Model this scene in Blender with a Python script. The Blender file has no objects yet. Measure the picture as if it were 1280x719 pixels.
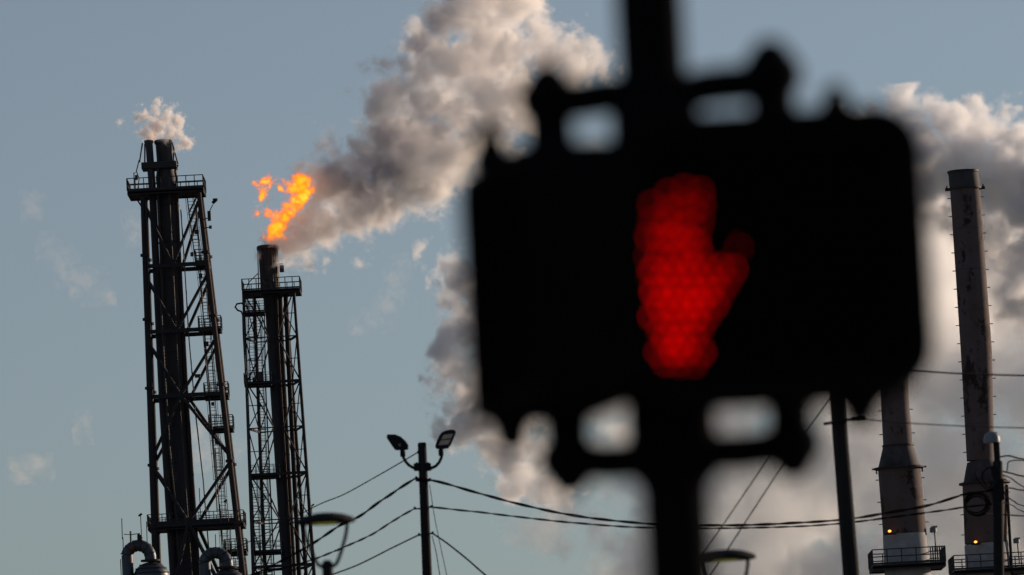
import bpy, math, random
import numpy as np
from mathutils import Vector, Matrix, noise as mnoise
random.seed(7)
scene = bpy.context.scene
C = scene.collection
rad = math.radians

# ------------------------------------------------------------ camera
PW, PH, FPX = 1280.0, 719.0, 7111.0          # photograph frame, focal length in its pixels (200 mm)
PITCH, ROLL = rad(6.34), rad(3.05)
CAM = Vector((0.0, 0.0, 1.65))
FWD = Vector((0, math.cos(PITCH), math.sin(PITCH)))
R0 = Vector((1, 0, 0)); U0 = R0.cross(FWD)
RT = R0 * math.cos(ROLL) - U0 * math.sin(ROLL)
UP = R0 * math.sin(ROLL) + U0 * math.cos(ROLL)
def at(px, py, Y):
    """the world point at depth Y (metres north of the camera) seen at a place of the photograph"""
    d = FWD + RT * ((px - PW / 2) / FPX) + UP * ((PH / 2 - py) / FPX)
    return CAM + d * (Y / d.y)
def mpp(Y): return Y / FPX / math.cos(PITCH)
cd = bpy.data.cameras.new('camera'); cam = bpy.data.objects.new('camera', cd); C.objects.link(cam)
cam.matrix_world = Matrix(((RT.x, UP.x, -FWD.x, CAM.x), (RT.y, UP.y, -FWD.y, CAM.y), (RT.z, UP.z, -FWD.z, CAM.z), (0, 0, 0, 1)))
cd.sensor_width = 36; cd.lens = 36 * FPX / PW
cd.clip_start = 0.5; cd.clip_end = 20000
cd.dof.use_dof = True; cd.dof.focus_distance = 520; cd.dof.aperture_fstop = 4.0
scene.camera = cam

# ------------------------------------------------------------ light
SUN_EL, SUN_AZ = rad(12), rad(56)             # azimuth clockwise from north (the way the camera looks)
w = bpy.data.worlds.new('World'); scene.world = w; w.use_nodes = True
nt = w.node_tree; nt.nodes.clear()
sky = nt.nodes.new('ShaderNodeTexSky'); sky.sky_type = 'NISHITA'; sky.sun_disc = False
sky.sun_elevation = SUN_EL; sky.sun_rotation = SUN_AZ
sky.air_density = 1.0; sky.dust_density = 0.3; sky.ozone_density = 4.0; sky.altitude = 0
hs = nt.nodes.new('ShaderNodeHueSaturation'); hs.inputs['Saturation'].default_value = 0.57
bg = nt.nodes.new('ShaderNodeBackground'); bg.inputs['Strength'].default_value = 0.077
wo = nt.nodes.new('ShaderNodeOutputWorld')
nt.links.new(sky.outputs[0], hs.inputs['Color']); nt.links.new(hs.outputs[0], bg.inputs[0]); nt.links.new(bg.outputs[0], wo.inputs[0])
sl = bpy.data.lights.new('sun', 'SUN'); sun = bpy.data.objects.new('sun', sl); C.objects.link(sun)
sl.energy = 5.0; sl.angle = rad(0.53); sl.color = (1.0, 0.77, 0.57)
SD = Vector((math.sin(SUN_AZ) * math.cos(SUN_EL), math.cos(SUN_AZ) * math.cos(SUN_EL), math.sin(SUN_EL)))
sun.rotation_euler = SD.to_track_quat('Z', 'Y').to_euler()
sun.location = (200, 100, 120)
vs = scene.view_settings; vs.view_transform = 'Standard'; vs.look = 'None'; vs.exposure = 0.0; vs.gamma = 1.0; vs.use_curve_mapping = False
cy = scene.cycles
cy.use_denoising = True
cy.max_bounces = 10; cy.volume_bounces = 6; cy.volume_step_rate = 2.0; cy.volume_max_steps = 512
cy.use_adaptive_sampling = True; cy.adaptive_threshold = 0.02
# ------------------------------------------------------------ materials
def mat(name, base, rough=.7, metal=0.0, alt=None, alt_amt=.5, scale=1.0, spec=.3, stretch=(1, 1, 1), bump=0.0, streak=None, tc='Object'):
    m = bpy.data.materials.new(name); m.use_nodes = True; t = m.node_tree; b = t.nodes['Principled BSDF']
    b.inputs['Base Color'].default_value = (*base, 1); b.inputs['Roughness'].default_value = rough
    b.inputs['Metallic'].default_value = metal; b.inputs['Specular IOR Level'].default_value = spec
    co = t.nodes.new('ShaderNodeTexCoord'); mp = t.nodes.new('ShaderNodeMapping'); mp.inputs['Scale'].default_value = stretch
    t.links.new(co.outputs[tc], mp.inputs[0])
    n = t.nodes.new('ShaderNodeTexNoise'); n.inputs['Scale'].default_value = scale; n.inputs['Detail'].default_value = 7; n.inputs['Roughness'].default_value = .62
    t.links.new(mp.outputs[0], n.inputs['Vector'])
    last = None
    if alt:
        r = t.nodes.new('ShaderNodeValToRGB'); r.color_ramp.elements[0].position = .5 - .14; r.color_ramp.elements[1].position = .5 + .1
        r.color_ramp.elements[0].color = (*base, 1); r.color_ramp.elements[1].color = (*[base[i] * (1 - alt_amt) + alt[i] * alt_amt for i in range(3)], 1)
        t.links.new(n.outputs['Fac'], r.inputs[0]); last = r.outputs[0]
    if streak:
        n2 = t.nodes.new('ShaderNodeTexNoise'); n2.inputs['Scale'].default_value = streak[1]; n2.inputs['Detail'].default_value = 8; n2.inputs['Roughness'].default_value = .7
        mp2 = t.nodes.new('ShaderNodeMapping'); mp2.inputs['Scale'].default_value = (1, 1, streak[3] if len(streak) > 3 else .28)
        t.links.new(co.outputs[tc], mp2.inputs[0]); t.links.new(mp2.outputs[0], n2.inputs['Vector'])
        r2 = t.nodes.new('ShaderNodeValToRGB'); r2.color_ramp.elements[0].position = streak[2]; r2.color_ramp.elements[1].position = streak[2] + .05
        r2.color_ramp.elements[0].color = (0, 0, 0, 1); r2.color_ramp.elements[1].color = (1, 1, 1, 1)
        t.links.new(n2.outputs['Fac'], r2.inputs[0])
        mx = t.nodes.new('ShaderNodeMixRGB'); t.links.new(r2.outputs[0], mx.inputs[0])
        if last: t.links.new(last, mx.inputs[1])
        else: mx.inputs[1].default_value = (*base, 1)
        mx.inputs[2].default_value = (*streak[0], 1); last = mx.outputs[0]
    if last: t.links.new(last, b.inputs['Base Color'])
    if bump:
        bp = t.nodes.new('ShaderNodeBump'); bp.inputs['Strength'].default_value = bump; bp.inputs['Distance'].default_value = .02
        t.links.new(n.outputs['Fac'], bp.inputs['Height']); t.links.new(bp.outputs[0], b.inputs['Normal'])
    return m
def emit(name, col, s):
    m = bpy.data.materials.new(name); m.use_nodes = True; t = m.node_tree; b = t.nodes['Principled BSDF']
    b.inputs['Base Color'].default_value = (*[c * .3 for c in col], 1); b.inputs['Emission Color'].default_value = (*col, 1); b.inputs['Emission Strength'].default_value = s
    return m
M = dict(
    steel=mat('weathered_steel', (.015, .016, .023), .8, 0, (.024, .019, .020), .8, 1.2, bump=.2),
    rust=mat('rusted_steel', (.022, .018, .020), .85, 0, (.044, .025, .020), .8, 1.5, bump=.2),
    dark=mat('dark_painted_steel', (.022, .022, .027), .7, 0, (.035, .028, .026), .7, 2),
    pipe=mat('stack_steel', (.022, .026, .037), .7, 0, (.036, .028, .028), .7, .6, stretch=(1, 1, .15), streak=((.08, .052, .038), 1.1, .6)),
    duct=mat('insulated_duct_metal', (.05, .07, .10), .45, .35, (.035, .035, .037), .6, 1.5, bump=.15, streak=((.09, .05, .035), 1.5, .58)),
    stack=mat('chimney_steel', (.095, .074, .082), .85, 0, (.075, .045, .038), .8, .55, stretch=(1, 1, .35), bump=.25, streak=((.020, .010, .009), .62, .545, .6)),
    stackcap=mat('sooty_chimney_steel', (.055, .055, .062), .8, 0, (.035, .03, .03), .8, 1.0, stretch=(1, 1, .3)),
    cone=mat('soot_stained_steel', (.065, .055, .062), .8, 0, (.02, .015, .016), .9, .8, stretch=(1, 1, .35)),
    white=mat('grey_white_painted_band', (.30, .305, .32), .75, 0, (.20, .195, .20), .7, 1.2, streak=((.20, .14, .11), 1.6, .66)),
    wood=mat('weathered_pole_wood', (.022, .021, .023), .9, 0, (.013, .012, .013), .8, 9, stretch=(1, 1, .06), bump=.6, spec=.15),
    cable=mat('black_cable_jacket', (.010, .010, .011), 1.0, spec=.03),
    fix=mat('dark_fixture_metal', (.012, .013, .017), .85, .0, (.017, .017, .02), .6, 8, spec=.1),
    led_win=mat('tan_light_panel', (.42, .33, .24), .5, 0, (.30, .23, .17), .6, 12),
    cap=mat('pale_grey_plastic', (.16, .18, .21), .5, 0, (.11, .12, .14), .6, 6),
    black=mat('black_signal_paint', (.005, .005, .006), 1.0, 0, (.008, .008, .008), .5, 6, spec=.03),
    lens=mat('dark_signal_lens', (.004, .004, .005), .5, spec=.06),
    led2=emit('lit_red_led', (1.0, .0, .0), 2.8),
    led1=emit('half_lit_red_led', (1.0, .0, .0), 1.5),
    led0=emit('dim_red_led', (1.0, .0, .0), .75),
    amber=emit('lit_amber_lamp', (1.0, .34, .05), 3.0),
    lampglow=emit('yellow_green_lamp_lens', (.42, .42, .03), .16),
    ground=mat('dry_ground', (.09, .085, .07), .95, 0, (.13, .12, .09), .8, .02, bump=.4),
    asphalt=mat('road_asphalt', (.05, .05, .052), .9, 0, (.065, .063, .06), .8, .8, bump=.3),
    concrete=mat('sidewalk_concrete', (.30, .29, .27), .9, 0, (.24, .23, .21), .7, 1.5, bump=.2),
    paint=mat('road_marking_paint', (.7, .68, .62), .8, 0, (.5, .48, .44), .6, 3),
)
# ------------------------------------------------------------ mesh helpers
class MB:
    def __init__(s): s.v = []; s.f = []
    def add(s, vs_, fs):
        b = len(s.v); s.v += [tuple(v) for v in vs_]; s.f += [tuple(b + i for i in f) for f in fs]; return s
    def box(s, c, size, ax=None):
        X, Y, Z = ax or (Vector((1, 0, 0)), Vector((0, 1, 0)), Vector((0, 0, 1)))
        c = Vector(c); h = [q / 2 for q in size]
        vv = [c + X * h[0] * i + Y * h[1] * j + Z * h[2] * k for k in (-1, 1) for j in (-1, 1) for i in (-1, 1)]
        return s.add(vv, [(0, 2, 3, 1), (4, 5, 7, 6), (0, 1, 5, 4), (2, 6, 7, 3), (0, 4, 6, 2), (1, 3, 7, 5)])
    def tube(s, pts, r, n=8, cap=True):
        pts = [Vector(p) for p in pts]; rs = r if isinstance(r, (list, tuple)) else [r] * len(pts)
        d0 = (pts[1] - pts[0]).normalized(); ref = Vector((0, 1, 0)) if abs(d0.y) < .9 else Vector((1, 0, 0))
        u = d0.cross(ref).normalized(); vv = []; K = len(pts)
        for i, p in enumerate(pts):
            d = (pts[min(i + 1, K - 1)] - pts[max(i - 1, 0)]).normalized()
            u = (u - d * u.dot(d)).normalized(); w_ = d.cross(u)
            vv += [p + (u * math.cos(a) + w_ * math.sin(a)) * rs[i] for a in [2 * math.pi * j / n for j in range(n)]]
        ff = [(i * n + j, i * n + (j + 1) % n, (i + 1) * n + (j + 1) % n, (i + 1) * n + j) for i in range(K - 1) for j in range(n)]
        if cap: ff += [tuple(reversed(range(n))), tuple((K - 1) * n + j for j in range(n))]
        return s.add(vv, ff)
    def beam(s, a, b, w_, h):
        a, b = Vector(a), Vector(b); d = (b - a); L_ = d.length; d.normalize()
        ref = Vector((0, 0, 1)) if abs(d.z) < .9 else Vector((1, 0, 0))
        x = d.cross(ref).normalized(); z = x.cross(d)
        return s.box((a + b) / 2, (w_, L_, h), (x, d, z))
    def lathe(s, base, prof, n=24, axis=Vector((0, 0, 1)), cap=True):
        axis = axis.normalized(); ref = Vector((1, 0, 0)) if abs(axis.x) < .9 else Vector((0, 1, 0))
        u = (ref - axis * ref.dot(axis)).normalized(); w_ = axis.cross(u); base = Vector(base); vv = []
        for (r, h) in prof: vv += [base + axis * h + (u * math.cos(2 * math.pi * j / n) + w_ * math.sin(2 * math.pi * j / n)) * r for j in range(n)]
        K = len(prof)
        ff = [(i * n + j, i * n + (j + 1) % n, (i + 1) * n + (j + 1) % n, (i + 1) * n + j) for i in range(K - 1) for j in range(n)]
        if cap: ff += [tuple(reversed(range(n))), tuple((K - 1) * n + j for j in range(n))]
        return s.add(vv, ff)
    def prism(s, outline, off):
        n = len(outline); o = [Vector(p) for p in outline]; off = Vector(off)
        return s.add(o + [p + off for p in o], [tuple(range(n)), tuple(reversed(range(n, 2 * n)))] + [(i, n + i, n + (i + 1) % n, (i + 1) % n) for i in range(n)])
    def build(s, name, m, parent=None, smooth=True, bevel=0, kind=None):
        org = root_loc(parent) if parent else Vector()
        me = bpy.data.meshes.new(name); me.from_pydata([tuple(Vector(v) - org) for v in s.v], [], s.f); me.materials.append(m)
        if not parent:
            pass
        o = bpy.data.objects.new(name, me); C.objects.link(o); o.parent = parent
        me.validate()
        import bmesh
        bm = bmesh.new(); bm.from_mesh(me); bmesh.ops.recalc_face_normals(bm, faces=bm.faces); bm.to_mesh(me); bm.free()
        if smooth:
            me.shade_smooth()
            me.set_sharp_from_angle(angle=rad(38))
        if bevel:
            b = o.modifiers.new('bevel', 'BEVEL'); b.width = bevel; b.segments = 3; b.limit_method = 'ANGLE'
        if kind: o['kind'] = kind
        return o
def root_loc(o):
    while o.parent: o = o.parent
    return o.location.copy()
def thing(name, label, cat, loc, group=None):
    o = bpy.data.objects.new(name, None); C.objects.link(o); o.location = loc; o.empty_display_size = .2
    o['label'] = label; o['category'] = cat
    if group: o['group'] = group
    return o
def tag(o, label, cat, group=None):
    o['label'] = label; o['category'] = cat
    if group: o['group'] = group
    return o
def to_ground(a, b):
    """continue the line from a down through b to the ground"""
    d = b - a; return a + d * (-a.z / d.z)
def atz(a, b, z):
    d = b - a; return a + d * ((z - a.z) / d.z)
X = Vector((1, 0, 0)); Y_ = Vector((0, 1, 0)); Z = Vector((0, 0, 1))

# ------------------------------------------------------------ the setting
g = MB().box((0, 2500, -.5), (9000, 9000, 1)).build('ground', M['ground'], kind='structure')
rd = MB().box((0, 16, .002 - .15), (400, 9, .304)).build('road', M['asphalt'], kind='structure')
sw = MB().box((0, 9.6, .04), (400, 3.2, .24)).build('sidewalk', M['concrete'], kind='structure')
for dx in range(-6, 7):
    MB().box((dx * 6 + 1, 16, .008), (3, .12, .004)).build('road_marking', M['paint'], kind='structure')

# ------------------------------------------------------------ generic plant pieces
def railing(c, sx, sy, h, parent, r=.035, step=1.1, mid=True, name='railing', m='dark'):
    mb = MB(); x0, x1, y0, y1 = c.x - sx / 2, c.x + sx / 2, c.y - sy / 2, c.y + sy / 2
    cs = [(x0, y0), (x1, y0), (x1, y1), (x0, y1)]
    for i in range(4):
        (ax, ay), (bx, by) = cs[i], cs[(i + 1) % 4]; L_ = math.hypot(bx - ax, by - ay); k = max(1, round(L_ / step))
        for j in range(k): mb.tube([(ax + (bx - ax) * j / k, ay + (by - ay) * j / k, c.z), (ax + (bx - ax) * j / k, ay + (by - ay) * j / k, c.z + h)], r, 5)
        for hh in ((h, h * .52) if mid else (h,)): mb.tube([(ax, ay, c.z + hh), (bx, by, c.z + hh)], r, 5)
    mb.box((c.x, y0, c.z + .09), (sx, .03, .16)); mb.box((c.x, y1, c.z + .09), (sx, .03, .16))
    return mb.build(name, M[m], parent)
def deck(c, sx, sy, t_, parent, name='platform_deck', m='steel'):
    mb = MB().box((c.x, c.y, c.z - t_ / 2), (sx, sy, t_ * .35))
    for yy in (-1, 1): mb.box((c.x, c.y + yy * (sy / 2 - .06), c.z - t_ * .5), (sx, .12, t_))
    for xx in (-1, 1): mb.box((c.x + xx * (sx / 2 - .06), c.y, c.z - t_ * .5), (.12, sy - .26, t_))
    return mb.build(name, M[m], parent, smooth=False)
def ladder(a, b, parent, wdt=.5, cage=True, r=.03, rung=.32, face=-1, name='ladder'):
    a, b = Vector(a), Vector(b); mb = MB(); L_ = (b - a).length
    for s_ in (-1, 1): mb.tube([a + X * s_ * wdt / 2, b + X * s_ * wdt / 2], r, 5)
    for i in range(int(L_ / rung)):
        p = a.lerp(b, i * rung / L_); mb.tube([p - X * wdt / 2, p + X * wdt / 2], r * .6, 4, False)
    if cage:
        for i in range(int(L_ / 1.2)):
            p = a.lerp(b, i * 1.2 / L_)
            mb.tube([p + X * (math.cos(t_) * wdt * .75) + Y_ * face * (math.sin(t_) * wdt * 1.3) for t_ in [math.pi * q / 6 for q in range(7)]], r * .7, 4, False)
        for t_ in (0, 1.05, 2.1, math.pi):
            o_ = X * (math.cos(t_) * wdt * .75) + Y_ * face * (math.sin(t_) * wdt * 1.3); mb.tube([a + o_, b + o_], r * .6, 4)
    return mb.build(name, M['dark'], parent)
def floodlight(p, parent, h=1.5, lean=.3, size=.4):
    MB().tube([p, p + Z * h * .8, p + Z * h + X * lean], .04, 6).build('light_mast', M['dark'], parent)
    q = p + Z * h + X * lean
    a = (X * .8 + Z * .5).normalized(); n_ = a.cross(Y_)
    return MB().box(q, (size, size * .8, size * .55), (a, Y_, n_)).lathe(q - a * size * .5, [(size * .3, 0), (size * .15, -size * .3)], 8, a).build('floodlight', M['fix'], parent, bevel=.03)

# ------------------------------------------------------------ the tall derrick with the wide stack
D1 = 520.0; m1 = mpp(D1)
P1 = lambda x, y, dy=0: at(x, y, D1 + dy)
c0 = P1(206, 243); base1 = P1(206, 243); gb = to_ground(P1(204, 245), P1(233, 715))
T1 = thing('flare_derrick', 'tall dark refinery derrick braced round a wide stack, steam at its two mouths', 'flare stack', Vector((gb.x, D1, 0)), 'flare stacks of the refinery')
hw = 1.9
legL = (P1(180, 244), P1(195.5, 690)); legR = (P1(250, 244), P1(303, 700))
LEG = {}
for nm, (a, b) in (('L', legL), ('R', legR)):
    for s_ in (-1, 1):
        a2, b2 = a + Y_ * hw * s_, b + Y_ * (hw + .3) * s_
        LEG[nm, s_] = (a2, b2)
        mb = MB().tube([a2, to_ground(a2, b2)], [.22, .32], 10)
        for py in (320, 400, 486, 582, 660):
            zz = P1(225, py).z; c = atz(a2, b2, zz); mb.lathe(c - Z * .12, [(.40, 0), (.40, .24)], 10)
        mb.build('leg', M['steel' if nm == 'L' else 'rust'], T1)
def lv(nm, s_, z): return atz(*LEG[nm, s_], z)
zl = [P1(225, y).z for y in (241, 334, 416, 497)] ; zmid = P1(225, 575).z; zp = P1(230, 655).z
def xmid(z): return atz(P1(204, 245), P1(233, 715), z).x + .6
for z in zl + [zp] + [zp - 12 * i for i in range(1, 4)]:
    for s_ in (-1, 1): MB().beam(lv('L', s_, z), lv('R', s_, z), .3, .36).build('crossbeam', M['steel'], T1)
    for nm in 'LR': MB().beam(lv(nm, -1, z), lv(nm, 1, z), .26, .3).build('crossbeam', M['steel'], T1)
def mp(s_, z): 
    a, b = lv('L', s_, z), lv('R', s_, z); p = a.copy(); p.x = xmid(z) + (.55 if s_ > 0 else 0); return p
def brace(a, b, w_=.17): return MB().tube([a, b], w_, 7).build('diagonal_brace', M['steel'], T1)
for i in range(3):
    for s_ in (-1, 1):
        for nm in 'LR': brace(lv(nm, s_, zl[i] - .9), mp(s_, zl[i + 1]), .15)
    for nm in 'LR': brace(lv(nm, -1, zl[i] - .2), lv(nm, 1, zl[i + 1]), .11)
for s_ in (-1, 1):
    for nm in 'LR':
        brace(mp(s_, zl[3]), lv(nm, s_, zmid), .16); brace(lv(nm, s_, zmid - .6), mp(s_, zp), .16)
for i in range(3):
    za, zb = (zp - 12 * i), zp - 12 * (i + 1)
    for s_ in (-1, 1):
        for nm in 'LR': brace(mp(s_, za), lv(nm, s_, zb), .19)
# stack pipes
def pipe1(pts, r, name='stack_pipe', m='pipe', dy=0, ground=True, n=28):
    w_ = [P1(x, y, dy) for x, y in pts]
    if ground: w_.append(to_ground(w_[-2], w_[-1]))
    mb = MB(); rs = r if isinstance(r, list) else [r] * len(w_)
    return mb.tube(w_, rs, n).build(name, M[m], T1)
mainp = [P1(204.5, 176), P1(207.5, 215), P1(208, 222), P1(210, 245), P1(219, 500), P1(233, 715)]
mainp.append(to_ground(mainp[-2], mainp[-1]))
MB().tube(mainp, [10.5 * m1, 10.5 * m1, 12.2 * m1, 13.2 * m1, 13.6 * m1, 13.8 * m1, 15 * m1], 32).build('stack_pipe', M['pipe'], T1)
MB().lathe(P1(204.3, 180), [(10.9 * m1, 0), (11.6 * m1, .1), (11.6 * m1, .3), (10.2 * m1, .35), (9.6 * m1, .1)], 28).build('tip_rim', M['dark'], T1)
pipe1([(186, 176), (188.5, 210), (191, 245), (203, 500), (215.5, 700)], 4.6 * m1, n=16, dy=-.7)
MB().lathe(P1(186, 179.5), [(5.2 * m1, 0), (5.8 * m1, .08), (5.8 * m1, .28), (4.6 * m1, .3)], 18).build('tip_rim', M['dark'], T1)
pipe1([(220, 246), (233.5, 500), (247, 700)], 2.6 * m1, 'riser_pipe', 'rust', dy=-.5, n=10)
pipe1([(197, 240), (210, 500), (224, 700)], 1.5 * m1, 'riser_pipe', 'dark', dy=-1.5, n=8)
pipe1([(211, 240), (224, 500), (238, 700)], 1.3 * m1, 'riser_pipe', 'dark', dy=-1.6, n=8)
for k in range(8):
    c = atz(mainp[3], mainp[4], mainp[3].z - 3.4 * k - 1); MB().lathe(c, [(13.9 * m1, 0), (13.9 * m1, .12)], 24).build('stack_band', M['steel'], T1)
# ring box, guide struts near the tips
rb = P1(199.5, 208)
MB().box(rb, (44 * m1, 2.2, 8.5 * m1)).build('ring_box', M['dark'], T1, bevel=.06)
for (a, b) in (((178, 179), (174.5, 203)), ((215, 178), (222.5, 205)), ((181, 180), (181, 204)), ((217, 184), (217, 204))): MB().tube([P1(*a, -.3), P1(*b, -.3)], .07, 6).build('guide_strut', M['dark'], T1)
MB().tube([P1(x, y, -.6) for x, y in ((174, 200), (170.5, 214), (174, 224), (172, 238))], .05, 6).build('ignition_line', M['dark'], T1)
MB().tube([P1(x, y, -.6) for x, y in ((222, 206), (219, 214), (221, 224), (219, 238))], .12, 6).build('ignition_line', M['dark'], T1)
MB().tube([P1(x, y, -1) for x, y in ((197, 188), (198, 206), (196, 224), (198, 240))], .10, 6).build('ignition_line', M['dark'], T1)
# the top platform
pc = P1(208.5, 240); deck(pc, 95 * m1, 4.6, .4, T1); railing(pc, 95 * m1, 4.6, 1.12, T1, r=.045, step=.75)
for sx in (-1, 1):
    MB().beam(pc + X * sx * 38 * m1 - Z * .5, pc + X * sx * 26 * m1 - Z * 2.1, .14, .14).build('platform_bracket', M['steel'], T1)
MB().tube([P1(168, 238, -3.6), P1(167.4, 216, -3.6), P1(169.5, 216, -3.6)], .05, 5).box(P1(170.5, 222, -3.6), (.25, .2, .45)).build('lamp_mast', M['dark'], T1)
# side lamp by the right leg
MB().tube([P1(261, 271, -3), P1(262, 264, -3), P1(266, 256, -3)], .045, 6).build('lamp_arm', M['dark'], T1)
MB().box(P1(267.3, 252.5, -3), (.36, .3, .26), ((X * .8 + Z * .6), Y_, (Z * .8 - X * .6))).lathe(P1(269, 250, -3), [(.2, -.14), (.24, .12)], 10).build('floodlight', M['fix'], T1)
MB().tube([P1(256, 274, -1.9), P1(261.5, 272, -3)], .05, 5).tube([P1(257, 285, -1.9), P1(263, 284, -3)], .05, 5).box(P1(261.5, 270, -3), (.3, .3, .9)).box(P1(263, 284, -3), (.25, .25, .28)).build('junction_box', M['dark'], T1)
# ladders and rest platforms
for (a, b) in (((237.5, 243), (249, 333)), ((251, 325), (260, 412)), ((259, 405), (267, 497)), ((264, 490), (273.5, 600)), ((273, 560), (284, 719))):
    A, B = P1(*a, .5), P1(*b, .5); ladder(B, A, T1, .62, r=.04)
A, B = P1(245.5, 262, .8), P1(261, 500, .8); MB().tube([A, B], .06, 6).tube([A + X * .5, B + X * .55], .045, 6).build('conduit', M['dark'], T1)
for (x0, x1, py) in ((245, 262, 329), (249, 277, 412), (256, 286, 495), (262, 292, 536)):
    c = (P1(x0, py) + P1(x1, py)) / 2; deck(c, (x1 - x0) * m1, 2.2, .34, T1, 'rest_platform'); railing(c, (x1 - x0) * m1, 2.2, 1.15, T1, r=.04, step=.5)
pl = P1(246.5, 658); deck(pl, 119 * m1, 4.6, .32, T1, 'platform_deck'); railing(pl, 119 * m1, 4.6, 1.12, T1, r=.04, step=.7)
floodlight(P1(285.5, 652, -4), T1, 1.9, -.15, .3)
for x in (232, 262, 276, 296):
    MB().tube([P1(x, 655, -4), P1(x - 1, 655 - random.uniform(16, 30), -4)], .035, 5).build('thin_mast', M['dark'], T1)
# conduits and small pipes along the frame
for pts, r_ in (([(182, 250), (187, 400), (192, 560), (197, 700)], .07), ([(226, 262), (231, 335), (236, 420), (243, 500)], .06), ([(243, 505), (254, 600), (262, 700)], .06), ([(252, 400), (262, 500), (271, 600), (280, 690)], .05),
                ([(249, 262), (257, 330), (266, 405)], .045), ([(201, 380), (206, 470), (212, 560), (220, 640)], .09)):
    MB().tube([P1(x, y, -2.1) for x, y in pts], r_, 6).build('conduit', M['dark'], T1)
for x, y in ((246, 290), (251, 345), (259, 430), (266, 505), (271, 552), (240, 318), (188, 470), (193, 600), (247, 470)):
    MB().box(P1(x, y, -2.0), (random.uniform(.25, .5), .3, random.uniform(.3, .6))).build('junction_box', M['dark'], T1)
for x, y0, y1 in ((269, 598, 640), (276, 600, 650), (249, 610, 652), (258, 360, 400), (284, 655, 700)):
    MB().tube([P1(x, y0, -1), P1(x + 2, y1, -1)], .04, 5).build('thin_mast', M['dark'], T1)
# clutter of decks under the low platform, right of the stack
for (x0, x1, py) in ((282, 309, 690), (276, 306, 712)):
    c = (P1(x0, py) + P1(x1, py)) / 2; deck(c, (x1 - x0) * m1, 3, .3, T1, 'rest_platform'); railing(c, (x1 - x0) * m1, 3, 1.1, T1, r=.04, step=.45)

# ------------------------------------------------------------ the lattice derrick with the burning flare
D2 = 600.0; m2 = mpp(D2)
P2 = lambda x, y, dy=0: at(x, y, D2 + dy)
gb2 = to_ground(P2(338, 370), P2(361, 719))
T2 = thing('flare_derrick', 'slender lattice derrick whose round tip burns with the orange flame', 'flare stack', Vector((gb2.x, D2, 0)), 'flare stacks of the refinery')
hw2 = 2.2
L2 = {}
for nm, (a, b) in (('L', (P2(305.5, 367), P2(318.5, 719))), ('R', (P2(368.5, 367), P2(394, 719)))):
    for s_ in (-1, 1):
        sh = X * (.95 if nm == 'L' else -1.05) if s_ > 0 else X * 0
        a2, b2 = a + Y_ * hw2 * s_ + sh, b + Y_ * (hw2 + .6) * s_ + sh
        L2[nm, s_] = (a2, b2)
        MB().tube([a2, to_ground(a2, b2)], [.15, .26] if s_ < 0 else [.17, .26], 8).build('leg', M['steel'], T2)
lv2 = lambda nm, s_, z: atz(*L2[nm, s_], z)
lev = [367, 424, 480, 537, 595, 652, 710]
zz2 = [P2(340, y).z for y in lev]; stepz = (zz2[0] - zz2[-1]) / 6; k = 7
while zz2[-1] - stepz > 0: zz2.append(zz2[-1] - stepz)
def ax2(z): return atz(P2(337, 340), P2(361, 719), z)
def br2(a, b, w_=.085, name='diagonal_brace'): MB().tube([a, b], w_, 6).build(name, M['steel'], T2)
for i, z in enumerate(zz2):
    thick = i % 2 == 0
    for s_ in (-1, 1):
        MB().beam(lv2('L', s_, z), lv2('R', s_, z), .16, .30 if thick else .12).build('crossbeam', M['steel'], T2)
    for nm in 'LR': MB().beam(lv2(nm, -1, z), lv2(nm, 1, z), .16, .22).build('crossbeam', M['steel'], T2)
    if i + 1 < len(zz2):
        zb = zz2[i + 1]; zm = (z + zb) / 2
        for s_ in (-1, 1):
            for nm, sg in (('L', -1), ('R', 1)):
                q = lambda zq, f: lv2(nm, s_, zq).lerp(Vector((ax2(zq).x + sg * .5, lv2(nm, s_, zq).y, zq)), f)
                if i % 2 == 0:
                    br2(lv2(nm, s_, z), q(zm, .55), .075); br2(q(zm, .55), q(zb, 1), .075); br2(q(zm, .55), lv2(nm, s_, zb), .06)
                else:
                    br2(q(z, 1), q(zm, .5), .075); br2(q(zm, .5), lv2(nm, s_, zb), .075)
                if s_ < 0: br2(lv2(nm, s_, zm), q(zm, .55), .045, 'strut')
        for nm in 'LR':
            br2(lv2(nm, -1, z), lv2(nm, 1, zb), .06)
def pipe2(pts, r, name, m, dy=0, n=20, ground=True):
    w_ = [P2(x, y, dy) for x, y in pts]
    if ground: w_.append(to_ground(w_[-2], w_[-1]))
    return MB().tube(w_, r if not isinstance(r, list) else r + [r[-1]], n).build(name, M[m], T2)
pipe2([(335, 309), (337, 345), (338, 366), (339, 378), (342, 440), (360, 719)], [12.5 * m2, 12.2 * m2, 12 * m2, 8.0 * m2, 7.4 * m2, 7.4 * m2], 'stack_pipe', 'pipe', n=28)
MB().lathe(P2(335, 313), [(13 * m2, 0), (14.2 * m2, .1), (14.2 * m2, .4), (12.8 * m2, .5), (11.6 * m2, .1)], 28).build('tip_rim', M['dark'], T2)
for x in (326, 331, 339, 344): MB().tube([P2(x, 309, -1.1), P2(x + 2.5, 352, -1.1)], .06, 6).build('steam_line', M['dark'], T2)
pipe2([(350, 368), (352.5, 440), (367.5, 719)], 3.0 * m2, 'riser_pipe', 'rust', dy=-.6, n=12)
pipe2([(357, 368), (360, 440), (374, 719)], 3.0 * m2, 'riser_pipe', 'steel', dy=.4, n=12)
pipe2([(346, 368), (348.5, 440), (365, 719)], 1.3 * m2, 'riser_pipe', 'rust', dy=-1.1, n=8)
pipe2([(322, 312), (323.5, 362)], .055, 'pilot_line', 'dark', dy=-.8, n=6, ground=False)
pipe2([(325.5, 316), (326, 362)], .045, 'pilot_line', 'dark', dy=-.9, n=6, ground=False)
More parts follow.
